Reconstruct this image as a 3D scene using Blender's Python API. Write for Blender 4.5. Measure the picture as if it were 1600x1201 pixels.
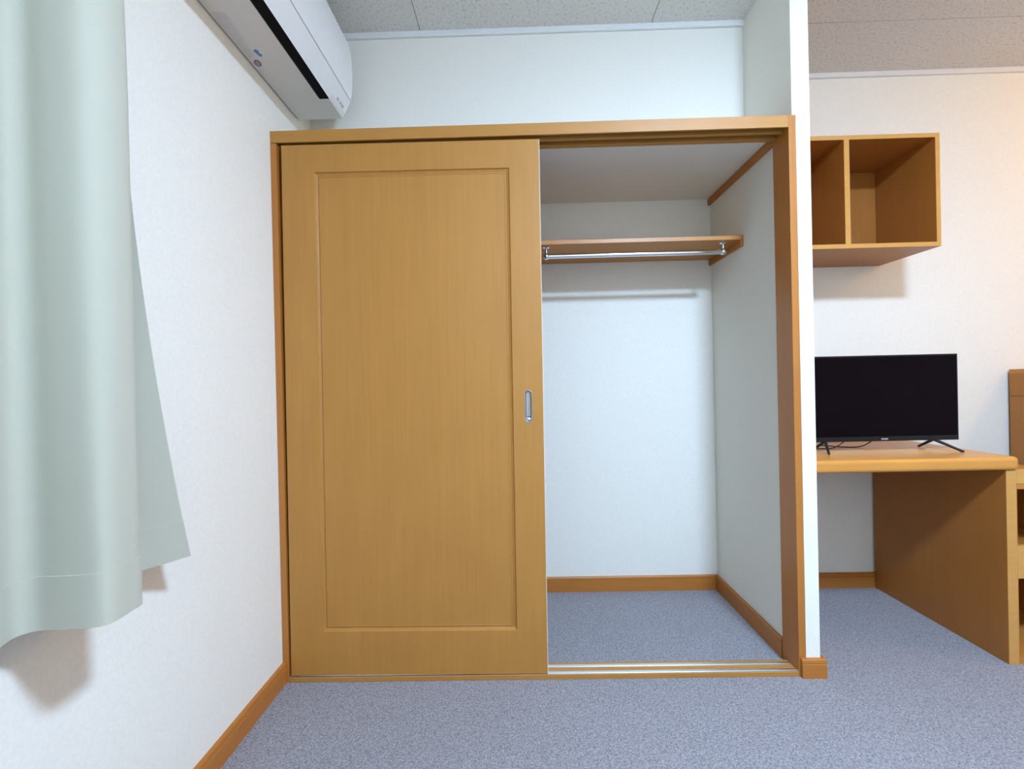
import bpy, bmesh, math, random
from mathutils import Vector, Matrix

for o in list(bpy.data.objects):
    bpy.data.objects.remove(o, do_unlink=True)
scene = bpy.context.scene
COL = scene.collection
random.seed(4)

# ------------------------------------------------------------------ camera
F_PX = 690.0
CAM = Vector((0.798, -1.44, 0.972))
yaw, pitch, roll = 0.0150, -0.0040, 0.0223
fwd = Vector((-math.sin(yaw) * math.cos(pitch), math.cos(yaw) * math.cos(pitch), math.sin(pitch)))
rt = Vector((math.cos(yaw), math.sin(yaw), 0))
up = rt.cross(fwd)
rt, up = math.cos(roll) * rt - math.sin(roll) * up, math.sin(roll) * rt + math.cos(roll) * up
cam_data = bpy.data.cameras.new('camera')
cam = bpy.data.objects.new('camera', cam_data)
COL.objects.link(cam)
m3 = Matrix((rt, up, -fwd)).transposed()
cam.matrix_world = Matrix.Translation(CAM) @ m3.to_4x4()
cam_data.sensor_fit = 'HORIZONTAL'
cam_data.sensor_width = 36.0
cam_data.lens = 36.0 * F_PX / 1600.0
cam_data.clip_start = 0.02
scene.camera = cam

# ------------------------------------------------------------------ world, exposure
world = bpy.data.worlds.new('world')
scene.world = world
world.use_nodes = True
world.node_tree.nodes['Background'].inputs[0].default_value = (0.6, 0.7, 0.85, 1)
world.node_tree.nodes['Background'].inputs[1].default_value = 0.3
vs = scene.view_settings
vs.view_transform = 'Standard'
vs.look = 'None'
vs.exposure = 0.0
vs.gamma = 1.0
vs.use_curve_mapping = False
MAIN_LAMP = dict(loc=(1.75, -1.42, 2.35), color=(0.525, 0.725, 1.02), strength=424.0)
WARM_LAMP = dict(loc=(3.73, -0.42, 2.15), color=(1.0, 0.49, 0.06), strength=134.0)

# ------------------------------------------------------------------ materials
def new_mat(name):
    m = bpy.data.materials.new(name)
    m.use_nodes = True
    nt = m.node_tree
    b = nt.nodes['Principled BSDF']
    return m, nt, b

def plain(name, col, rough=0.5, metal=0.0, spec=0.5, coat=0.0):
    """a plain colour broken up by a very faint noise"""
    m, nt, b = new_mat(name)
    tc = nt.nodes.new('ShaderNodeTexCoord')
    n = nt.nodes.new('ShaderNodeTexNoise')
    n.inputs['Scale'].default_value = 60
    nt.links.new(tc.outputs['Object'], n.inputs['Vector'])
    r = nt.nodes.new('ShaderNodeValToRGB')
    r.color_ramp.elements[0].color = tuple(c * 0.97 for c in col) + (1,)
    r.color_ramp.elements[1].color = tuple(min(1, c * 1.03) for c in col) + (1,)
    nt.links.new(n.outputs['Fac'], r.inputs[0])
    nt.links.new(r.outputs[0], b.inputs['Base Color'])
    b.inputs['Roughness'].default_value = rough
    b.inputs['Metallic'].default_value = metal
    b.inputs['Specular IOR Level'].default_value = spec
    b.inputs['Coat Weight'].default_value = coat
    return m

def wallpaper(name, col):
    m, nt, b = new_mat(name)
    tc = nt.nodes.new('ShaderNodeTexCoord')
    n1 = nt.nodes.new('ShaderNodeTexNoise'); n1.inputs['Scale'].default_value = 170; n1.inputs['Detail'].default_value = 3
    n2 = nt.nodes.new('ShaderNodeTexVoronoi'); n2.inputs['Scale'].default_value = 260
    nt.links.new(tc.outputs['Object'], n1.inputs['Vector'])
    nt.links.new(tc.outputs['Object'], n2.inputs['Vector'])
    mx = nt.nodes.new('ShaderNodeMath'); mx.operation = 'ADD'
    nt.links.new(n1.outputs['Fac'], mx.inputs[0]); nt.links.new(n2.outputs['Distance'], mx.inputs[1])
    bp = nt.nodes.new('ShaderNodeBump'); bp.inputs['Strength'].default_value = 0.12; bp.inputs['Distance'].default_value = 0.0010
    nt.links.new(mx.outputs[0], bp.inputs['Height']); nt.links.new(bp.outputs[0], b.inputs['Normal'])
    r = nt.nodes.new('ShaderNodeValToRGB')
    r.color_ramp.elements[0].position = 0.3; r.color_ramp.elements[1].position = 0.7
    r.color_ramp.elements[0].color = tuple(c * 0.96 for c in col) + (1,)
    r.color_ramp.elements[1].color = tuple(min(1, c * 1.02) for c in col) + (1,)
    nt.links.new(n1.outputs['Fac'], r.inputs[0]); nt.links.new(r.outputs[0], b.inputs['Base Color'])
    b.inputs['Roughness'].default_value = 0.8
    b.inputs['Specular IOR Level'].default_value = 0.25
    return m

def ceiling_tile_mat(name, col):
    m, nt, b = new_mat(name)
    tc = nt.nodes.new('ShaderNodeTexCoord')
    n1 = nt.nodes.new('ShaderNodeTexNoise'); n1.inputs['Scale'].default_value = 95; n1.inputs['Detail'].default_value = 4
    n1.inputs['Roughness'].default_value = 0.65
    nt.links.new(tc.outputs['Object'], n1.inputs['Vector'])
    r = nt.nodes.new('ShaderNodeValToRGB')
    e = r.color_ramp.elements
    e[0].position = 0.30; e[0].color = tuple(c * 0.66 for c in col) + (1,)
    e[1].position = 0.46; e[1].color = tuple(c * 0.97 for c in col) + (1,)
    x = e.new(0.7); x.color = tuple(min(1, c * 1.04) for c in col) + (1,)
    nt.links.new(n1.outputs['Fac'], r.inputs[0]); nt.links.new(r.outputs[0], b.inputs['Base Color'])
    bp = nt.nodes.new('ShaderNodeBump'); bp.inputs['Strength'].default_value = 0.3; bp.inputs['Distance'].default_value = 0.002
    nt.links.new(r.outputs[0], bp.inputs['Height']); nt.links.new(bp.outputs[0], b.inputs['Normal'])
    b.inputs['Roughness'].default_value = 0.9
    b.inputs['Specular IOR Level'].default_value = 0.1
    return m

def wood(name, col, axis='Z', rough=0.42, vary=0.07):
    """printed wood-grain sheet: fine streaks along one axis"""
    m, nt, b = new_mat(name)
    tc = nt.nodes.new('ShaderNodeTexCoord')
    mp = nt.nodes.new('ShaderNodeMapping')
    sc = {'X': (3, 90, 90), 'Y': (90, 3, 90), 'Z': (90, 90, 3)}[axis]
    mp.inputs['Scale'].default_value = sc
    nt.links.new(tc.outputs['Object'], mp.inputs['Vector'])
    n1 = nt.nodes.new('ShaderNodeTexNoise'); n1.inputs['Scale'].default_value = 1.0; n1.inputs['Detail'].default_value = 5
    n1.inputs['Distortion'].default_value = 0.6
    nt.links.new(mp.outputs[0], n1.inputs['Vector'])
    mp2 = nt.nodes.new('ShaderNodeMapping')
    mp2.inputs['Scale'].default_value = tuple(4 if s == 3 else 12 for s in sc)
    nt.links.new(tc.outputs['Object'], mp2.inputs['Vector'])
    n2 = nt.nodes.new('ShaderNodeTexNoise'); n2.inputs['Scale'].default_value = 1.0; n2.inputs['Detail'].default_value = 3
    nt.links.new(mp2.outputs[0], n2.inputs['Vector'])
    mix = nt.nodes.new('ShaderNodeMath'); mix.operation = 'MULTIPLY_ADD'
    mix.inputs[1].default_value = 0.5
    half = nt.nodes.new('ShaderNodeMath'); half.operation = 'MULTIPLY'; half.inputs[1].default_value = 0.5
    nt.links.new(n2.outputs['Fac'], half.inputs[0])
    nt.links.new(n1.outputs['Fac'], mix.inputs[0]); nt.links.new(half.outputs[0], mix.inputs[2])
    r = nt.nodes.new('ShaderNodeValToRGB')
    e = r.color_ramp.elements
    e[0].position = 0.34; e[0].color = (col[0] * (1 - vary), col[1] * (1 - vary * 1.3), col[2] * (1 - vary * 1.8), 1)
    e[1].position = 0.66; e[1].color = (min(1, col[0] * (1 + vary * .7)), min(1, col[1] * (1 + vary * .8)), min(1, col[2] * (1 + vary)), 1)
    nt.links.new(mix.outputs[0], r.inputs[0]); nt.links.new(r.outputs[0], b.inputs['Base Color'])
    bp = nt.nodes.new('ShaderNodeBump'); bp.inputs['Strength'].default_value = 0.05; bp.inputs['Distance'].default_value = 0.0005
    nt.links.new(n1.outputs['Fac'], bp.inputs['Height']); nt.links.new(bp.outputs[0], b.inputs['Normal'])
    b.inputs['Roughness'].default_value = rough
    return m

def carpet_mat(name, col):
    m, nt, b = new_mat(name)
    tc = nt.nodes.new('ShaderNodeTexCoord')
    n1 = nt.nodes.new('ShaderNodeTexNoise'); n1.inputs['Scale'].default_value = 430; n1.inputs['Detail'].default_value = 2
    n2 = nt.nodes.new('ShaderNodeTexNoise'); n2.inputs['Scale'].default_value = 180; n2.inputs['Detail'].default_value = 4
    for n in (n1, n2):
        nt.links.new(tc.outputs['Object'], n.inputs['Vector'])
    ad = nt.nodes.new('ShaderNodeMath'); ad.operation = 'MULTIPLY_ADD'; ad.inputs[1].default_value = 0.6
    h = nt.nodes.new('ShaderNodeMath'); h.operation = 'MULTIPLY'; h.inputs[1].default_value = 0.4
    nt.links.new(n2.outputs['Fac'], h.inputs[0]); nt.links.new(n1.outputs['Fac'], ad.inputs[0]); nt.links.new(h.outputs[0], ad.inputs[2])
    r = nt.nodes.new('ShaderNodeValToRGB')
    e = r.color_ramp.elements
    e[0].position = 0.36; e[0].color = tuple(c * 0.42 for c in col) + (1,)
    e[1].position = 0.64; e[1].color = tuple(c * 1.58 for c in col) + (1,)
    nt.links.new(ad.outputs[0], r.inputs[0]); nt.links.new(r.outputs[0], b.inputs['Base Color'])
    bp = nt.nodes.new('ShaderNodeBump'); bp.inputs['Strength'].default_value = 0.5; bp.inputs['Distance'].default_value = 0.003
    nt.links.new(ad.outputs[0], bp.inputs['Height']); nt.links.new(bp.outputs[0], b.inputs['Normal'])
    b.inputs['Roughness'].default_value = 1.0
    b.inputs['Specular IOR Level'].default_value = 0.1
    b.inputs['Sheen Weight'].default_value = 0.15
    return m

def cloth(name, col):
    m, nt, b = new_mat(name)
    tc = nt.nodes.new('ShaderNodeTexCoord')
    w1 = nt.nodes.new('ShaderNodeTexNoise'); w1.inputs['Scale'].default_value = 500
    nt.links.new(tc.outputs['Object'], w1.inputs['Vector'])
    r = nt.nodes.new('ShaderNodeValToRGB')
    r.color_ramp.elements[0].color = tuple(c * 0.95 for c in col) + (1,)
    r.color_ramp.elements[1].color = tuple(min(1, c * 1.05) for c in col) + (1,)
    nt.links.new(w1.outputs['Fac'], r.inputs[0]); nt.links.new(r.outputs[0], b.inputs['Base Color'])
    bp = nt.nodes.new('ShaderNodeBump'); bp.inputs['Strength'].default_value = 0.1; bp.inputs['Distance'].default_value = 0.0006
    nt.links.new(w1.outputs['Fac'], bp.inputs['Height']); nt.links.new(bp.outputs[0], b.inputs['Normal'])
    b.inputs['Roughness'].default_value = 0.75
    b.inputs['Sheen Weight'].default_value = 0.2
    return m

def emitter(name, col, strength):
    m, nt, b = new_mat(name)
    b.inputs['Base Color'].default_value = (0.9, 0.9, 0.9, 1)
    b.inputs['Emission Color'].default_value = tuple(col) + (1,)
    b.inputs['Emission Strength'].default_value = strength
    return m

WOOD = (0.465, 0.210, 0.040)
M = dict(
    wall=wallpaper('white_wallpaper', (0.87, 0.835, 0.745)),
    cornice=plain('white_cornice', (0.78, 0.78, 0.76), 0.5),
    tile=ceiling_tile_mat('ceiling_tile', (0.76, 0.73, 0.68)),
    gap=plain('dark_gap', (0.10, 0.09, 0.08), 0.9),
    carpet=carpet_mat('grey_carpet', (0.278, 0.264, 0.280)),
    wood_v=wood('door_wood_upright', WOOD, 'Z', 0.48),
    wood_x=wood('door_wood_level', WOOD, 'X', 0.48),
    wood_y=wood('door_wood_depth', WOOD, 'Y', 0.48),
    trim_x=wood('trim_wood_level', (0.455, 0.166, 0.027), 'X', 0.40),
    trim_y=wood('trim_wood_depth', (0.455, 0.166, 0.027), 'Y', 0.40),
    trim_v=wood('trim_wood_upright', (0.455, 0.166, 0.027), 'Z', 0.40),
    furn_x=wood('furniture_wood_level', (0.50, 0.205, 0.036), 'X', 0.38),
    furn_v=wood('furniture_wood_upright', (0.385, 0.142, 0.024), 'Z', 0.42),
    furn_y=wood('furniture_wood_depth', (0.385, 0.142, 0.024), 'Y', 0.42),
    edge=wood('furniture_edge_band', (0.60, 0.30, 0.075), 'X', 0.40, 0.06),
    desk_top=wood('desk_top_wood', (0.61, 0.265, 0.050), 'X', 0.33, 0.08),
    dark=plain('groove_shade_brown', (0.05, 0.025, 0.012), 0.6),
    alu=plain('aluminium', (0.80, 0.82, 0.85), 0.28, 1.0),
    chrome=plain('chrome', (0.72, 0.76, 0.82), 0.12, 1.0),
    steel=plain('brushed_steel', (0.46, 0.44, 0.43), 0.34, 1.0),
    cream=plain('cream_edge', (0.85, 0.78, 0.62), 0.5),
    curtain=cloth('pale_green_cloth', (0.48, 0.47, 0.37)),
    plastic=plain('white_plastic', (0.80, 0.80, 0.79), 0.35),
    plastic_warm=plain('offwhite_plastic', (0.72, 0.69, 0.65), 0.45),
    black=plain('black_plastic', (0.012, 0.012, 0.014), 0.42),
    outlet=plain('black_outlet', (0.004, 0.004, 0.005), 0.7, spec=0.1),
    screen=plain('black_screen', (0.004, 0.002, 0.003), 0.25, spec=0.05),
    bezel=plain('black_bezel', (0.008, 0.009, 0.010), 0.35, spec=0.25),
    logo=plain('grey_logo', (0.25, 0.26, 0.28), 0.4),
    blue_ink=plain('blue_ink', (0.10, 0.24, 0.48), 0.5),
    purple_ink=plain('purple_ink', (0.26, 0.18, 0.25), 0.5),
    pale_ink=plain('pale_ink', (0.64, 0.63, 0.60), 0.5),
    pale_line=plain('pale_line_ink', (0.63, 0.60, 0.64), 0.5),
    pale_purple=plain('pale_purple_ink', (0.40, 0.30, 0.38), 0.5),
    grey_ink=plain('grey_ink', (0.45, 0.45, 0.50), 0.5),
)

# ------------------------------------------------------------------ mesh helpers
ORIGIN = {}

def box(bm, x0, x1, y0, y1, z0, z1):
    vs_ = [bm.verts.new(p) for p in ((x0, y0, z0), (x1, y0, z0), (x1, y1, z0), (x0, y1, z0),
                                     (x0, y0, z1), (x1, y0, z1), (x1, y1, z1), (x0, y1, z1))]
    for f in ((0, 3, 2, 1), (4, 5, 6, 7), (0, 1, 5, 4), (1, 2, 6, 5), (2, 3, 7, 6), (3, 0, 4, 7)):
        bm.faces.new([vs_[i] for i in f])
    return bm

def boxes(*bs):
    bm = bmesh.new()
    for b in bs:
        box(bm, *b)
    return bm

def prism(poly, axis, a, b, bm=None):
    """extrude a closed 2D polygon along an axis: 'X' takes (y,z), 'Y' takes (x,z), 'Z' takes (x,y)"""
    bm = bm or bmesh.new()
    def P(p, t):
        return {'X': (t, p[0], p[1]), 'Y': (p[0], t, p[1]), 'Z': (p[0], p[1], t)}[axis]
    A = [bm.verts.new(P(p, a)) for p in poly]
    B = [bm.verts.new(P(p, b)) for p in poly]
    n = len(poly)
    bm.faces.new(A); bm.faces.new(B[::-1])
    for i in range(n):
        bm.faces.new((A[i], B[i], B[(i + 1) % n], A[(i + 1) % n]))
    bmesh.ops.recalc_face_normals(bm, faces=bm.faces)
    return bm

def tube(pts, rad, n=12, bm=None, closed=True):
    bm = bm or bmesh.new()
    pts = [Vector(p) for p in pts]
    rads = rad if isinstance(rad, (list, tuple)) else [rad] * len(pts)
    rings = []
    ref = None
    for i, p in enumerate(pts):
        d = (pts[min(i + 1, len(pts) - 1)] - pts[max(i - 1, 0)]).normalized()
        if ref is None:
            ref = Vector((0, 0, 1)) if abs(d.z) < 0.9 else Vector((1, 0, 0))
        a = (ref - d * ref.dot(d)).normalized()
        b = d.cross(a)
        ref = a
        rings.append([bm.verts.new(p + rads[i] * (math.cos(2 * math.pi * k / n) * a + math.sin(2 * math.pi * k / n) * b)) for k in range(n)])
    for r0, r1 in zip(rings, rings[1:]):
        for k in range(n):
            bm.faces.new((r0[k], r0[(k + 1) % n], r1[(k + 1) % n], r1[k]))
    if closed:
        bm.faces.new(rings[0][::-1]); bm.faces.new(rings[-1])
    bmesh.ops.recalc_face_normals(bm, faces=bm.faces)
    return bm

def lathe(profile, c, n=32, axis='Z'):
    """profile: list of (r, h) along the axis from centre c"""
    bm = bmesh.new()
    rings = []
    for r, h in profile:
        ring = []
        for k in range(n):
            a = 2 * math.pi * k / n
            u, v = r * math.cos(a), r * math.sin(a)
            p = {'Z': (u, v, h), 'X': (h, u, v), 'Y': (u, h, v)}[axis]
            ring.append(bm.verts.new(Vector(c) + Vector(p)))
        rings.append(ring)
    for r0, r1 in zip(rings, rings[1:]):
        for k in range(n):
            bm.faces.new((r0[k], r0[(k + 1) % n], r1[(k + 1) % n], r1[k]))
    bm.faces.new(rings[0][::-1]); bm.faces.new(rings[-1])
    bmesh.ops.remove_doubles(bm, verts=bm.verts, dist=1e-6)
    bmesh.ops.recalc_face_normals(bm, faces=bm.faces)
    return bm

def obj(name, bm, mat, parent=None, bevel=0.0, smooth=False, seg=2):
    me = bpy.data.meshes.new(name)
    if parent is None:
        cs = [v.co for v in bm.verts]
        lo = Vector((min(c.x for c in cs), min(c.y for c in cs), min(c.z for c in cs)))
        hi = Vector((max(c.x for c in cs), max(c.y for c in cs), max(c.z for c in cs)))
        org = Vector(((lo.x + hi.x) / 2, (lo.y + hi.y) / 2, lo.z))
    else:
        org = ORIGIN[parent.name]
    bm.transform(Matrix.Translation(-org))
    bm.to_mesh(me); bm.free()
    o = bpy.data.objects.new(name, me)
    COL.objects.link(o)
    if parent is None:
        o.location = org
    else:
        o.parent = parent
    ORIGIN[o.name] = org
    me.materials.append(M[mat] if isinstance(mat, str) else mat)
    if bevel:
        md = o.modifiers.new('bevel', 'BEVEL'); md.width = bevel; md.segments = seg; md.limit_method = 'ANGLE'
    if smooth:
        for p in me.polygons:
            p.use_smooth = True
        b2 = bmesh.new(); b2.from_mesh(me)
        for e in b2.edges:
            e.smooth = len(e.link_faces) == 2 and e.calc_face_angle(3.0) < math.radians(38)
        b2.to_mesh(me); b2.free()
    return o

def tag(o, label=None, cat=None, group=None, kind=None):
    if label: o['label'] = label
    if cat: o['category'] = cat
    if group: o['group'] = group
    if kind: o['kind'] = kind
    return o

def thing(name, loc, label, cat=None, group=None, kind=None):
    o = bpy.data.objects.new(name, None)
    o.empty_display_size = 0.05
    COL.objects.link(o)
    o.location = loc
    ORIGIN[o.name] = Vector(loc)
    return tag(o, label, cat, group, kind)

def struct(name, bm, mat, label=None, bevel=0.0):
    return tag(obj(name, bm, mat, None, bevel), label, kind='structure')

# ------------------------------------------------------------------ dimensions
ROOM_X, REAR_Y = 4.40, -2.40
BACK_Y = 0.61                 # rear face of the closet, and the wall behind the desk
CEIL = 2.35
PX0, PX1 = 1.697, 1.754       # partition beside the closet
RECESS_Y = 0.293              # wall above the closet
HEAD = 1.8144                 # top of the closet frame
JX0, JX1 = 1.686, 1.709       # right jamb
CLOSET_CEIL = 1.7955

# ------------------------------------------------------------------ setting
struct('floor', boxes((-0.1, ROOM_X + .1, REAR_Y - .1, BACK_Y + .1, -0.06, 0.0)), 'carpet', 'speckled blue-grey carpet over the whole floor')
struct('wall_left', boxes((-0.10, 0.0, REAR_Y - .1, BACK_Y, 0.0, CEIL)), 'wall', 'white embossed wall left of the closet behind the curtain')
struct('wall_back', boxes((-0.10, ROOM_X + .1, BACK_Y, BACK_Y + .10, 0.0, CEIL)), 'wall', 'white wall at the back of the closet and behind the desk')
struct('wall_right', boxes((ROOM_X, ROOM_X + .1, REAR_Y - .1, BACK_Y, 0.0, CEIL)), 'wall')
struct('wall_rear', boxes((0.0, ROOM_X, REAR_Y - .1, REAR_Y, 0.0, CEIL)), 'wall')
struct('wall_partition', boxes((JX1, PX1, 0.0, 0.09, 0.0, HEAD), (PX0, PX1, 0.09, BACK_Y, 0.0, HEAD), (PX0, PX1, 0.0, BACK_Y, HEAD, CEIL)),
       'wall', 'narrow white partition wall between closet and desk')
struct('wall_above_closet', boxes((0.0, PX0, RECESS_Y, BACK_Y, CLOSET_CEIL + .018, CEIL)), 'wall', 'white set-back wall above the closet')
struct('closet_ceiling', boxes((0.0, PX0, 0.09, BACK_Y, CLOSET_CEIL, CLOSET_CEIL + .018)), 'wall', 'pale papered ceiling inside the closet')

ceiling = struct('ceiling', boxes((-0.1, ROOM_X + .1, REAR_Y - .1, BACK_Y + .1, CEIL + .010, CEIL + .07)), 'gap', 'speckled acoustic panel ceiling')
xs = [0.0, 0.4445, 1.3415, 1.7255, 3.5455, ROOM_X]
ys = [0.31 - 0.4485 * k for k in range(7)]
ys = [BACK_Y] + ys + [REAR_Y]
g = 0.0012
for j in range(len(ys) - 1):
    y1, y0 = ys[j], ys[j + 1]
    if y1 - y0 < 0.02:
        continue
    for i in range(len(xs) - 1):
        if xs[i + 1] - xs[i] < 0.02:
            continue
        obj('ceiling_panel', boxes((xs[i] + g, xs[i + 1] - g, y0 + g, y1 - g, CEIL, CEIL + .010)), 'tile', ceiling)

# cornices (white strip between wall and ceiling)
CN = [(0.0, 0.0), (0.0, -0.020), (0.010, -0.020), (0.013, -0.016), (0.013, 0.0)]
def cornice_x(n, x0, x1, y, sgn=-1):
    struct('trim_%d' % n, prism([(y + sgn * a, CEIL + b) for a, b in CN], 'X', x0, x1), 'cornice', 'thin white cornice strip under the ceiling')
def cornice_y(n, y0, y1, x, sgn=1):
    struct('trim_%d' % n, prism([(x + sgn * a, CEIL + b) for a, b in CN], 'Y', y0, y1), 'cornice', 'thin white cornice strip under the ceiling')
cornice_x(1, 0.013, PX0, RECESS_Y)
cornice_x(2, PX1, ROOM_X, BACK_Y)
cornice_y(3, REAR_Y, RECESS_Y, 0.0)

# baseboards: a body with a shallow groove under a slimmer top band
BB = [(0.0, 0.0), (0.012, 0.0), (0.012, 0.049), (0.0095, 0.0505), (0.0095, 0.0525), (0.0115, 0.054), (0.0105, 0.064), (0.008, 0.067), (0.0, 0.067)]
def base_x(name, x0, x1, y, sgn=-1, zs=1.0, label=None):
    struct(name, prism([(y + sgn * a, b * zs) for a, b in BB], 'X', x0, x1), 'trim_x', label)
def base_y(name, y0, y1, x, sgn=1, label=None):
    struct(name, prism([(x + sgn * a, b) for a, b in BB], 'Y', y0, y1), 'trim_y', label)
base_y('baseboard_left', REAR_Y, -0.0005, 0.0, 1, 'orange-brown baseboard along the left wall')
base_x('baseboard_closet_back', 0.0, PX0 - 0.0125, BACK_Y, -1, 1, 'brown baseboard across the back of the closet')
base_y('baseboard_closet_right', 0.096, BACK_Y, PX0, -1, 'brown baseboard along the inner right side of the closet')
base_x('baseboard_partition_end', 1.690, 1.768, -0.0002, -1, 0.92, 'short brown baseboard wrapped round the partition end')
base_y('baseboard_partition_side', 0.0, BACK_Y, PX1, 1)
base_x('baseboard_back', PX1 + 0.0125, ROOM_X, BACK_Y, -1, 1, 'brown baseboard under the desk')

# ------------------------------------------------------------------ closet frame
fr = thing('trim_4', (0.85, 0.045, 0.0), 'orange-brown wooden frame round the closet opening', kind='structure')
obj('jamb', boxes((0.0005, 0.020, 0.0, 0.09, 0.0, HEAD - .040)), 'trim_v', fr, 0.0012)
obj('jamb', boxes((JX0, JX1 - .0003, 0.0, 0.09, 0.0, HEAD)), 'trim_v', fr, 0.0012)
# header: an E-shaped section, two door tracks cut in the underside
hz = HEAD - .0385
H = [(0.0, hz), (0.0, HEAD), (0.09, HEAD), (0.09, hz), (0.072, hz), (0.072, hz + .024), (0.044, hz + .024), (0.044, hz),
     (0.032, hz), (0.032, hz + .024), (0.007, hz + .024), (0.007, hz)]
obj('header', prism(H, 'X', 0.0005, JX0 - .0004), 'wood_x', fr, 0.0008)
for y0, y1 in ((0.0072, 0.0318), (0.0442, 0.0718)):
    obj('groove_shade', boxes((0.021, JX0 - .001, y0, y1, hz + .0205, hz + .0239)), 'dark', fr)  # dark strips that stand in for the shade inside the header grooves
sill = obj('sill', boxes((0.020, JX0, 0.0, 0.0625, 0.0, 0.0160)), 'wood_x', fr, 0.0012)
for y0, y1 in ((0.0015, 0.0160), (0.0350, 0.0500)):
    rl = prism([(y0, .0155), (y0, .0172), (y0 + .0045, .0172), (y0 + .005, .0185), (y0 + .008, .0190), (y0 + .011, .0185), (y0 + .0115, .0172), (y1, .0172), (y1, .0155)], 'X', 0.021, JX0 - .001)
    obj('floor_rail', rl, 'alu', fr)
obj('cleat', boxes((PX0 - .012, PX0 - .0002, 0.0905, BACK_Y, 1.7665, CLOSET_CEIL - .0005)), 'trim_y', fr, 0.001)

# ------------------------------------------------------------------ sliding doors
def sliding_door(name, x0, x1, y0, th, z0, z1, tilt, label, handle=True):
    d = thing(name, ((x0 + x1) / 2, y0 + th / 2, z0), label, kind='structure')
    # recessed field with a moulding running round it
    ix0, ix1, iz0, iz1 = x0 + .107, x1 - .098, z0 + .143, z1 - .090
    w = 0.0175
    hx, hz0, hz1, r = x1 - .0485, 0.842, 0.949, 0.0128
    obj('stile', boxes((x0, ix0, y0, y0 + th, z0, z1)), 'wood_v', d)
    if handle:      # a pocket is cut into the stile for the finger pull
        ha, hb, zc, zd, yp = hx - .0087, hx + .0087, hz0 + .0041, hz1 - .0041, y0 + .012
        obj('stile', boxes((ix1, ha, y0, y0 + th, z0, z1), (hb, x1, y0, y0 + th, z0, z1), (ha, hb, y0, y0 + th, z0, zc),
                           (ha, hb, y0, y0 + th, zd, z1), (ha, hb, yp, y0 + th, zc, zd)), 'wood_v', d)
    else:
        obj('stile', boxes((ix1, x1, y0, y0 + th, z0, z1)), 'wood_v', d)
    obj('rail', boxes((ix0, ix1, y0, y0 + th, z0, iz0)), 'wood_v', d)
    obj('rail', boxes((ix0, ix1, y0, y0 + th, iz1, z1)), 'wood_v', d)
    obj('panel', boxes((ix0 + w - .001, ix1 - w + .001, y0 + .0062, y0 + th - .002, iz0 + w - .001, iz1 - w + .001)), 'wood_v', d)
    prof = [(0.0, 0.0), (0.0030, 0.0052), (0.0100, 0.0085), (0.0112, 0.0088), (0.0120, 0.0060), (0.0140, 0.0048), (0.0163, 0.0052), (w, 0.0110)]
    bm = bmesh.new()
    rings = []
    for a, dep in prof + [(w, 0.016), (0.0, 0.016)]:
        rings.append([bm.verts.new((x, y0 + dep, z)) for x, z in ((ix0 + a, iz0 + a), (ix1 - a, iz0 + a), (ix1 - a, iz1 - a), (ix0 + a, iz1 - a))])
    rings.append(rings[0])
    for r0, r1 in zip(rings, rings[1:]):
        for k in range(4):
            bm.faces.new((r0[k], r0[(k + 1) % 4], r1[(k + 1) % 4], r1[k]))
    bmesh.ops.recalc_face_normals(bm, faces=bm.faces)
    obj('moulding', bm, 'wood_v', d)
    obj('edge_strip', boxes((x1, x1 + .0016, y0 + .001, y0 + th - .001, z0, z1)), 'cream', d)
    if handle:
        def stadium(rr, y, n=14):
            c0, c1 = hz0 + r, hz1 - r
            P = [(hx + rr * math.cos(math.pi * k / n), y, c1 + rr * math.sin(math.pi * k / n)) for k in range(n + 1)]
            return P + [(hx + rr * math.cos(math.pi + math.pi * k / n), y, c0 + rr * math.sin(math.pi + math.pi * k / n)) for k in range(n + 1)]
        bm = bmesh.new()
        rr = [[bm.verts.new(p) for p in stadium(*a)] for a in ((r, y0 + .0005), (r, y0 - .0012), (r - .0012, y0 - .0020), (r - .0030, y0 - .0016), (r - .0042, y0 + .0004))]
        for r0, r1 in zip(rr, rr[1:]):
            for k in range(len(r0)):
                bm.faces.new((r0[k], r0[(k + 1) % len(r0)], r1[(k + 1) % len(r0)], r1[k]))
        bmesh.ops.recalc_face_normals(bm, faces=bm.faces)
        hd = obj('handle', bm, 'steel', d, smooth=True)
        hd['label'] = 'steel oval recessed finger pull'
        bm = bmesh.new()
        rr = [[bm.verts.new(p) for p in stadium(*a)] for a in ((r - .0042, y0 + .0004), (r - .0043, y0 + .0075), (r - .0060, y0 + .0095), (r - .0095, y0 + .0098))]
        for r0, r1 in zip(rr, rr[1:]):
            for k in range(len(r0)):
                bm.faces.new((r0[k], r0[(k + 1) % len(r0)], r1[(k + 1) % len(r0)], r1[k]))
        bm.faces.new(rr[-1])
        bmesh.ops.recalc_face_normals(bm, faces=bm.faces)
        obj('cup', bm, 'steel', hd)
        obj('thumb_stud', lathe([(0.0001, -.0050), (.0045, -.0043), (.0078, -.0020), (.0092, 0.0015)], (hx, y0, hz0 + r - .001), 20, 'Y'), 'chrome', hd, smooth=True)
    d.rotation_euler.y = tilt
    return d
sliding_door('door_1', 0.0265, 0.8725, 0.0030, 0.024, 0.0200, 1.7655, 0.0050, 'orange-brown panelled sliding closet door with steel finger pull')
sliding_door('door_2', 0.0220, 0.8600, 0.0470, 0.022, 0.0200, 1.7655, 0.0, 'second sliding closet door hidden behind the front one', handle=False)

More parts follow.
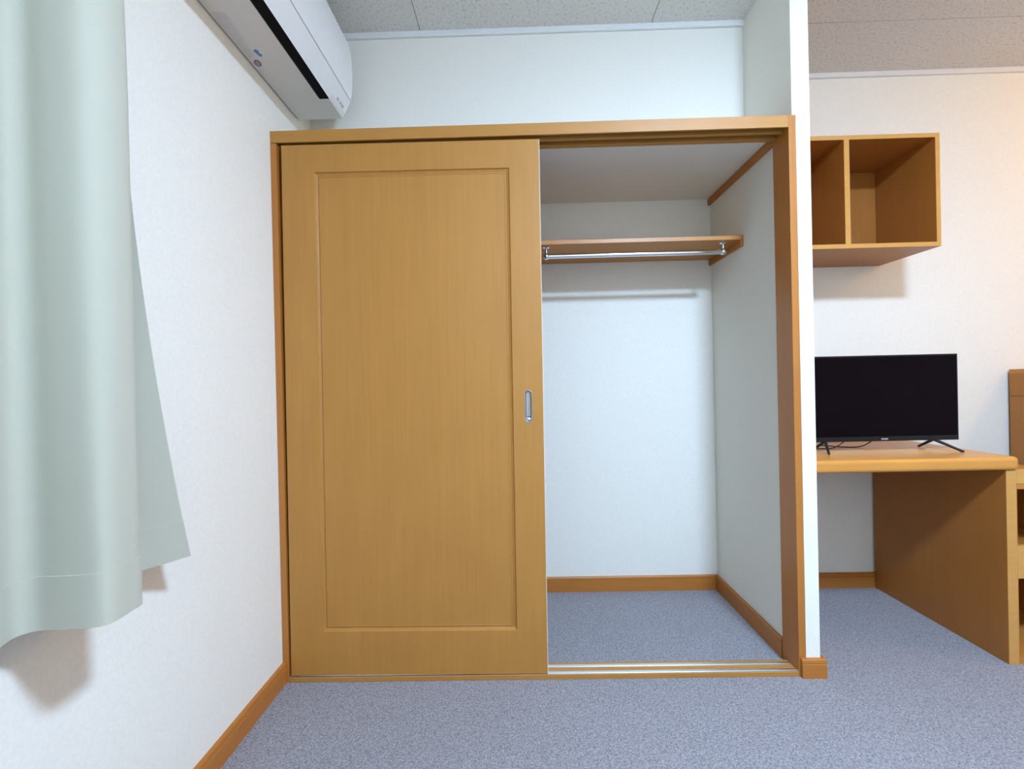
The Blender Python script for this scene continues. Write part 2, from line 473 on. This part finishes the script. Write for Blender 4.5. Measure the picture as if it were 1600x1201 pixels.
# ------------------------------------------------------------------ closet shelf and rail
SZ = 1.5335
sh = thing('closet_shelf', (0.85, 0.46, 1.49), 'brown wooden shelf across the inside of the closet above the metal rail', 'shelf')
obj('board', boxes((0.0005, PX0 - .0005, 0.318, BACK_Y - .0005, SZ - .0165, SZ)), 'furn_x', sh, 0.001)
obj('cleat', boxes((PX0 - .0125, PX0 - .0005, 0.3175, BACK_Y - .0005, SZ - .044, SZ - .0168)), 'trim_y', sh, 0.001)
obj('cleat', boxes((0.0005, 0.0125, 0.3175, BACK_Y - .0005, SZ - .044, SZ - .0168)), 'trim_y', sh, 0.001)

RY, RZ, RX0, RX1 = 0.352, 1.4795, 0.9215, 1.6325
rail = thing('clothes_rail', ((RX0 + RX1) / 2, RY, 1.4675), 'chrome clothes rail hung under the closet shelf', 'rail')
obj('tube', tube([(RX0, RY, RZ), (RX1, RY, RZ)], 0.0098, 20), 'chrome', rail, smooth=True)
for x in (RX0, RX1):
    b = obj('bracket', lathe([(0.0145, SZ - .0166 - RZ), (0.0145, SZ - .0195 - RZ), (0.0105, SZ - .0215 - RZ), (0.0062, SZ - .0235 - RZ), (0.0062, 0.006)], (x, RY, RZ), 20), 'chrome', rail, smooth=True)
    s = [(0.0132 * math.cos(-math.pi / 2 + math.pi * k / 12) + 1e-4, 0.0132 * math.sin(-math.pi / 2 + math.pi * k / 12)) for k in range(13)]
    obj('ball_end', lathe(s, (x, RY, RZ), 20, 'X'), 'chrome', b, smooth=True)

# ------------------------------------------------------------------ air conditioner
AY0, AY1 = -0.61, 0.19
ac = thing('air_conditioner', (0.0, (AY0 + AY1) / 2, 1.96), 'white wall-mounted air conditioner above the closet corner', 'air conditioner')
obj('mounting_plate', boxes((0.0003, 0.0045, AY0 + .012, AY1 - .012, 1.972, 2.245)), 'gap', ac)
AZ = 1.9635
full = [(0.0045, AZ), (0.1665, AZ), (0.171, AZ + .004), (0.178, AZ + .02), (0.178, 2.245), (0.0045, 2.245)]
notch = [(0.0045, AZ), (0.1325, AZ), (0.1325, AZ + .022), (0.1675, AZ + .022), (0.1675, AZ + .04), (0.178, AZ + .04), (0.178, 2.245), (0.0045, 2.245)]
SY0, SY1 = AY0 + .11, 0.079
bm = prism(full, 'Y', AY0, SY0); prism(notch, 'Y', SY0, SY1, bm); prism(full, 'Y', SY1, AY1, bm)
obj('body', bm, 'plastic_warm', ac)
obj('air_outlet', boxes((0.1327, 0.1673, SY0 + .0003, SY1 - .0003, AZ + .0025, AZ + .0215)), 'outlet', ac)
obj('louver', prism([(0.1680, AZ), (0.1985, 2.0235), (0.1985, 2.0260), (0.1790, 2.0260), (0.1790, 1.995), (0.1680, AZ + .0035)], 'Y', AY0, AY1), 'plastic', ac)
fp = [(0.1790, 2.0285), (0.2000, 2.0285), (0.2045, 2.050), (0.2075, 2.085), (0.2085, 2.125), (0.2075, 2.165), (0.2045, 2.200), (0.1985, 2.230), (0.1900, 2.250), (0.1780, 2.260), (0.160, 2.264), (0.0045, 2.264), (0.0045, 2.246), (0.1790, 2.246)]
obj('front_panel', prism(fp, 'Y', AY0, AY1), 'plastic', ac)
# printed marks under the unit, a hair proud of the plastic
def mark(name, pts, mat, z=AZ):
    b = bmesh.new()
    vsx = [b.verts.new((x, y, z - .0004)) for x, y in pts]
    vsy = [b.verts.new((x, y, z)) for x, y in pts]
    b.faces.new(vsx); b.faces.new(vsy[::-1])
    n_ = len(pts)
    for i in range(n_):
        b.faces.new((vsx[i], vsy[i], vsy[(i + 1) % n_], vsx[(i + 1) % n_]))
    bmesh.ops.recalc_face_normals(b, faces=b.faces)
    return obj(name, b, mat, ac)
def ell(cx, cy, rx, ry, n=20, rot=0.0):
    return [(cx + rx * math.cos(2 * math.pi * k / n) * math.cos(rot) - ry * math.sin(2 * math.pi * k / n) * math.sin(rot),
             cy + rx * math.cos(2 * math.pi * k / n) * math.sin(rot) + ry * math.sin(2 * math.pi * k / n) * math.cos(rot)) for k in range(n)]
mark('printed_badge', ell(0.0240, -0.1000, 0.0105, 0.0150, 20, 0.35), 'purple_ink')
mark('printed_badge', ell(0.0240, -0.1000, 0.0060, 0.0090, 16, 0.35), 'pale_purple', AZ - .0004)
mark('printed_badge', [(.0400, -.1500), (.0490, -.1560), (.0560, -.1480), (.0510, -.1420), (.0570, -.1340), (.0530, -.1260), (.0455, -.1290), (.0430, -.1400)], 'blue_ink')
mark('printed_badge', [(.0100, -.2850), (.0480, -.2850), (.0400, -.2000), (.0320, -.1300), (.0130, -.1220)], 'pale_ink')
for k in range(5):
    y_ = -.272 + k * .028
    mark('printed_line', [(.0150, y_), (.0380 - .003 * k, y_), (.0380 - .003 * k, y_ + .012), (.0150, y_ + .012)], 'pale_line', AZ - .0004)
# small marks on the slanted louver end
for k, (y_, l_) in enumerate(((0.118, .014), (0.140, .012), (0.158, .016))):
    b = boxes((-.0045, .0045, -l_ / 2, l_ / 2, -.0003, .0003))
    ang = math.atan2(2.0235 - AZ, 0.0305)
    t_ = 0.42
    b.transform(Matrix.Translation((0.168 + .0305 * t_ + .0003, y_, AZ + .060 * t_ - .0002)) @ Matrix.Rotation(-ang, 4, 'Y'))
    obj('printed_line', b, 'grey_ink', ac)

# ------------------------------------------------------------------ curtain
def catmull(P, n=5):
    out = []
    for i in range(len(P) - 1):
        p0, p1, p2, p3 = P[max(i - 1, 0)], P[i], P[i + 1], P[min(i + 2, len(P) - 1)]
        for k in range(n):
            t = k / n
            out.append(tuple(0.5 * (2 * b + (c - a) * t + (2 * a - 5 * b + 4 * c - d) * t * t + (-a + 3 * b - 3 * c + d) * t ** 3) for a, b, c, d in zip(p0, p1, p2, p3)))
    out.append(P[-1])
    return out
low = [(.092, -.513), (.070, -.553), (.047, -.592), (.036, -.650), (.055, -.698), (.112, -.704), (.161, -.716), (.168, -.745), (.169, -.774), (.159, -.787), (.115, -.793), (.075, -.796), (.060, -.815), (.070, -.846), (.084, -.885)]
upp = [(.092, -.650), (.070, -.658), (.047, -.668), (.040, -.682), (.062, -.698), (.112, -.703), (.159, -.714), (.168, -.745), (.162, -.772), (.145, -.789), (.110, -.797), (.080, -.799), (.066, -.815), (.074, -.846), (.086, -.885)]
y = -.890
while y > -1.95:
    for dx, dy in ((.125, -.024), (.160, -.045), (.168, -.085), (.145, -.120), (.095, -.138), (.062, -.150), (.055, -.185), (.075, -.215)):
        q = (dx + random.uniform(-.008, .008), y + dy)
        low.append(q); upp.append((q[0] * .9 + .008, q[1]))
    y -= .215
L, U = catmull(low), catmull(upp)
CB, CT = 0.62, 1.93
def curtain_row(z, off=0.0):
    w = max(0.0, min(1.0, (1.56 - z) / (1.56 - CB))) ** 1.6
    row = [(a[0] * w + b[0] * (1 - w), a[1] * w + b[1] * (1 - w)) for a, b in zip(L, U)]
    squeeze = 1.0 - 0.25 * max(0.0, (z - 1.4) / (CT - 1.4)) ** 2
    row = [(.10 + (x - .10) * squeeze, y_) for x, y_ in row]
    if off:
        o2 = []
        for i, (x, y_) in enumerate(row):
            a, b = row[max(i - 1, 0)], row[min(i + 1, len(row) - 1)]
            dx, dy = b[0] - a[0], b[1] - a[1]
            l = math.hypot(dx, dy) or 1
            o2.append((x - dy / l * off, y_ + dx / l * off))
        row = o2
    return row
def sheet(zs, off):
    b = bmesh.new()
    F_ = [[b.verts.new((x, y_, z)) for x, y_ in curtain_row(z, off)] for z in zs]
    B_ = [[b.verts.new((x, y_, z)) for x, y_ in curtain_row(z, -off)] for z in zs]
    n_ = len(F_[0])
    for r0, r1 in zip(F_, F_[1:]):
        for k in range(n_ - 1):
            b.faces.new((r0[k], r0[k + 1], r1[k + 1], r1[k]))
    for r0, r1 in zip(B_, B_[1:]):
        for k in range(n_ - 1):
            b.faces.new((r0[k], r1[k], r1[k + 1], r0[k + 1]))
    for k in range(n_ - 1):
        b.faces.new((F_[0][k], B_[0][k], B_[0][k + 1], F_[0][k + 1]))
        b.faces.new((F_[-1][k], F_[-1][k + 1], B_[-1][k + 1], B_[-1][k]))
    for i in range(len(zs) - 1):
        b.faces.new((F_[i][0], F_[i + 1][0], B_[i + 1][0], B_[i][0]))
        b.faces.new((F_[i][-1], B_[i][-1], B_[i + 1][-1], F_[i + 1][-1]))
    bmesh.ops.recalc_face_normals(b, faces=b.faces)
    return b
cur = thing('curtain', (0.10, -1.25, CB), 'pale green floor-length-short window curtain hanging on the left wall', 'curtain')
cur['label'] = 'pale green window curtain hanging in deep folds on the left wall'
obj('fabric', sheet([0.695 + (CT - .695) * k / 26 for k in range(27)], 0.0008), 'curtain', cur, smooth=True)
obj('hem', sheet([CB + .08 * k / 4 for k in range(5)], 0.0026), 'curtain', cur, smooth=True)
cr = thing('curtain_rail', (0.09, -1.25, CT), 'white curtain rail on the left wall above the pale green curtain', 'curtain rail')
obj('track', boxes((0.080, 0.112, -2.05, -.60, CT + .001, CT + .020)), 'plastic', cr, .002)
for y_ in (-.68, -1.30, -1.95):
    obj('bracket', boxes((0.0003, 0.079, y_ - .012, y_ + .012, CT + .006, CT + .020)), 'plastic', cr, .002)

# ------------------------------------------------------------------ wall shelf above the desk
bx = thing('wall_shelf', (2.107, 0.46, 1.4686), 'open wooden box shelf with two cells on the wall above the television', 'shelf')
X0, X1, Y0, Z0, Z1 = 1.7560, 2.4592, 0.310, 1.4686, 1.9090
T = .0165
def edged(nm, b3, parent, mat='furn_v', band='edge', y=None):
    """a board with a light edge band on the side facing the room"""
    x0, x1, y0, y1, z0, z1 = b3
    o = obj(nm, boxes((x0, x1, y0 + .001, y1, z0, z1)), mat, parent)
    obj('edge_band', boxes((x0, x1, y0, y0 + .001, z0, z1)), band, o)
    return o
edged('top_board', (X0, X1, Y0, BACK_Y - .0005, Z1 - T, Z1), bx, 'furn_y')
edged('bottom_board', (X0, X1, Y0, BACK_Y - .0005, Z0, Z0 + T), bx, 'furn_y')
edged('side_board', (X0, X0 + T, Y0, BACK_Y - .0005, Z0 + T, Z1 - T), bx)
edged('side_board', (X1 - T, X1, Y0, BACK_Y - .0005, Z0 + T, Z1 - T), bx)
edged('divider', (2.0900, 2.1105, Y0, BACK_Y - .008, Z0 + T, Z1 - T), bx)
obj('back_board', boxes((X0 + T, X1 - T, BACK_Y - .0075, BACK_Y - .0008, Z0 + T, Z1 - T)), 'furn_v', bx)

# ------------------------------------------------------------------ desk
DZ, DT, DY0 = 0.690, 0.043, 0.035
dk = thing('desk', (2.10, 0.32, 0.0), 'wooden desk with rounded front edge carrying the television', 'desk')
R_ = .030
pl = [(1.7685, DY0), (2.452 - R_, DY0)] + [(2.452 - R_ + R_ * math.sin(math.pi / 2 * k / 8), DY0 + R_ - R_ * math.cos(math.pi / 2 * k / 8)) for k in range(1, 9)] + [(2.452, BACK_Y - .0005), (1.7685, BACK_Y - .0005)]
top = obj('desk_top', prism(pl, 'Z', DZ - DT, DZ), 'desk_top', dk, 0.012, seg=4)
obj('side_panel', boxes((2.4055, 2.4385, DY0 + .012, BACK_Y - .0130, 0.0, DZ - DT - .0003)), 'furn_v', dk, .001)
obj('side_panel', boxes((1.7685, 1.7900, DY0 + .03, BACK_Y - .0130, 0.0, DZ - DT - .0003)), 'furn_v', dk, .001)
obj('edge_band', boxes((2.4057, 2.4383, DY0 + .0108, DY0 + .0119, 0.001, DZ - DT - .002)), 'edge', dk)

# open cabinet standing against the desk's right side
cb = thing('open_cabinet', (2.64, 0.25, 0.0), 'low open wooden cabinet with two compartments right of the desk', 'cabinet')
cx0, cx1, cy0, cy1, cz1 = 2.4395, 2.80, 0.047, 0.40, 0.600
obj('side_board', boxes((cx0, cx0 + .003, cy0 + .001, cy1, 0, cz1)), 'furn_v', cb)
obj('side_board', boxes((cx1 - .02, cx1, cy0 + .001, cy1, 0, cz1)), 'furn_v', cb)
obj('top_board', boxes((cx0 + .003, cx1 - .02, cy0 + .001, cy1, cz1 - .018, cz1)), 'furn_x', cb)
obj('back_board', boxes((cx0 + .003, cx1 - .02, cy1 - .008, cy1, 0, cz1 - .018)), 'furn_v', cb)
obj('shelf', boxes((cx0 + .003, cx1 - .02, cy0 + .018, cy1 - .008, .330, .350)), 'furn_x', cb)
obj('front_rail', boxes((cx0, cx1, cy0 - .001, cy0 + .017, .285, .392)), 'edge', cb, .001)
obj('front_rail', boxes((cx0, cx1, cy0 - .001, cy0 + .017, .600, .645)), 'edge', cb, .001)
obj('bottom_board', boxes((cx0 + .003, cx1 - .02, cy0 + .001, cy1 - .008, .0, .020)), 'furn_x', cb)

# taller cabinet against the wall farther right
tc_ = thing('side_cabinet', (3.40, 0.42, 0.0), 'brown wooden cabinet side standing against the wall at the right edge', 'cabinet')
tx0, tx1, ty0, tz = 3.0235, 3.70, 0.20, 0.9825
ty1 = BACK_Y - .0130
obj('side_board', boxes((tx0, tx0 + .020, ty0, ty1, 0, .8615)), 'furn_v', tc_, .0008)
obj('side_board', boxes((tx0, tx0 + .020, ty0, ty1, .8628, tz - .020)), 'furn_v', tc_, .0008)
obj('side_board', boxes((tx1 - .02, tx1, ty0, ty1, 0, tz - .020)), 'furn_v', tc_, .0008)
obj('top_board', boxes((tx0, tx1, ty0, ty1, tz - .0197, tz)), 'furn_x', tc_, .0008)
obj('back_board', boxes((tx0 + .02, tx1 - .02, ty1 - .006, ty1, 0, tz - .020)), 'furn_v', tc_)
obj('shelf', boxes((tx0 + .02, tx1 - .02, ty0 + .01, ty1 - .006, .48, .50)), 'furn_x', tc_)
obj('bottom_board', boxes((tx0 + .02, tx1 - .02, ty0 + .01, ty1 - .006, .05, .07)), 'furn_x', tc_)

# ------------------------------------------------------------------ television
TX, TY, TW, TZ0, TZ1 = 2.1400, 0.205, 0.540, 0.7265, 1.0430
tv = thing('television', (TX, TY + .015, DZ), 'small black flat-screen television standing on the desk', 'television')
x0, x1 = TX - TW / 2, TX + TW / 2
obj('housing', boxes((x0, x1, TY, TY + .018, TZ0, TZ1)), 'bezel', tv, .0015)
obj('screen', boxes((x0 + .006, x1 - .006, TY - .0008, TY, TZ0 + .018, TZ1 - .006)), 'screen', tv)
obj('back_cover', prism([(TY + .018, TZ0 + .02), (TY + .050, TZ0 + .03), (TY + .050, TZ0 + .19), (TY + .018, TZ0 + .25)], 'X', x0 + .06, x1 - .06), 'black', tv, .003)
obj('logo', boxes((TX - .012, TX + .012, TY - .0008, TY + .0002, TZ0 + .0052, TZ0 + .0112)), 'logo', tv)
for s in (-1, 1):
    fx = TX + (.193 if s > 0 else -.212)
    b = bmesh.new()
    zc = TZ0 + .002
    tube([(fx - s * .004, TY + .012, zc), (fx + s * .030, TY - .055, DZ + .0052)], [.0060, .0042], 10, b)
    tube([(fx + s * .030, TY - .055, DZ + .0042), (fx + s * .0335, TY - .0618, DZ + .0042)], [.0042, .0036], 10, b)
    tube([(fx - s * .004, TY + .012, zc), (fx - s * .006, TY + .072, DZ + .0042)], [.0060, .0042], 10, b)
    obj('foot', b, 'black', tv, smooth=True)
def cable(pts, nm='power_cable', r=.0022):
    return obj(nm, tube(catmull(pts, 6), r, 8), 'black', tv, smooth=True)
cable([(TX + .02, TY + .045, TZ0 + .03), (TX + .012, TY + .060, TZ0 + .002), (TX - .02, TY + .085, DZ + .006), (TX - .08, TY + .10, DZ + .0024), (TX - .16, TY + .11, DZ + .008), (TX - .24, TY + .13, DZ + .0024), (TX - .34, TY + .18, DZ + .0024)])
cable([(TX - .10, TY + .045, TZ0 + .03), (TX - .105, TY + .055, TZ0 - .004), (TX - .14, TY + .07, DZ + .004), (TX - .20, TY + .075, DZ + .0024), (TX - .30, TY + .12, DZ + .0024)], 'signal_cable', .0018)

# ------------------------------------------------------------------ lamps (above the frame)
def ceiling_lamp(name, spec, r, h, label):
    x, y_, z = spec['loc']
    t = thing(name, (x, y_, z - h), label, 'lamp')
    obj('base', lathe([(r * .80, 0.0), (r * .80, -.020), (r * .62, -.020)], (x, y_, z - .0004), 40), 'plastic', t, smooth=False)
    prof = [(r * .999, -.021)] + [(r * math.cos(math.pi / 2 * k / 8) + 1e-4, -.024 - (h - .024) * math.sin(math.pi / 2 * k / 8)) for k in range(0, 9)]
    obj('diffuser', lathe(prof, (x, y_, z), 40), emitter(name + '_glow', spec['color'], spec['strength']), t, smooth=True)
ceiling_lamp('ceiling_lamp', MAIN_LAMP, 0.155, 0.055, 'round white ceiling lamp over the middle of the room')
x, y_, z = WARM_LAMP['loc']
pd = thing('unseen_warm_lamp', (x, y_, z - .06), 'unseen warm lamp over the right of the room, shaped as a hanging globe to light the ceiling', 'lamp')  # lamp out of view; hanging globe form chosen to brighten the ceiling
obj('ceiling_rose', lathe([(.045, 0.0), (.045, -.012), (.030, -.022), (.006, -.026)], (x, y_, CEIL - .0004), 24), 'plastic', pd, smooth=True)
obj('cord', tube([(x, y_, CEIL - .024), (x, y_, z + .075)], .003, 8), 'black', pd, smooth=True)
obj('socket', lathe([(.010, .080), (.018, .075), (.018, .058), (.014, .055)], (x, y_, z), 20), 'plastic', pd, smooth=True)
obj('globe', lathe([(.060 * math.sin(math.pi * k / 16) + 1e-4, .060 * math.cos(math.pi * k / 16)) for k in range(17)], (x, y_, z), 28),
    emitter('warm_lamp_glow', WARM_LAMP['color'], WARM_LAMP['strength']), pd, smooth=True)
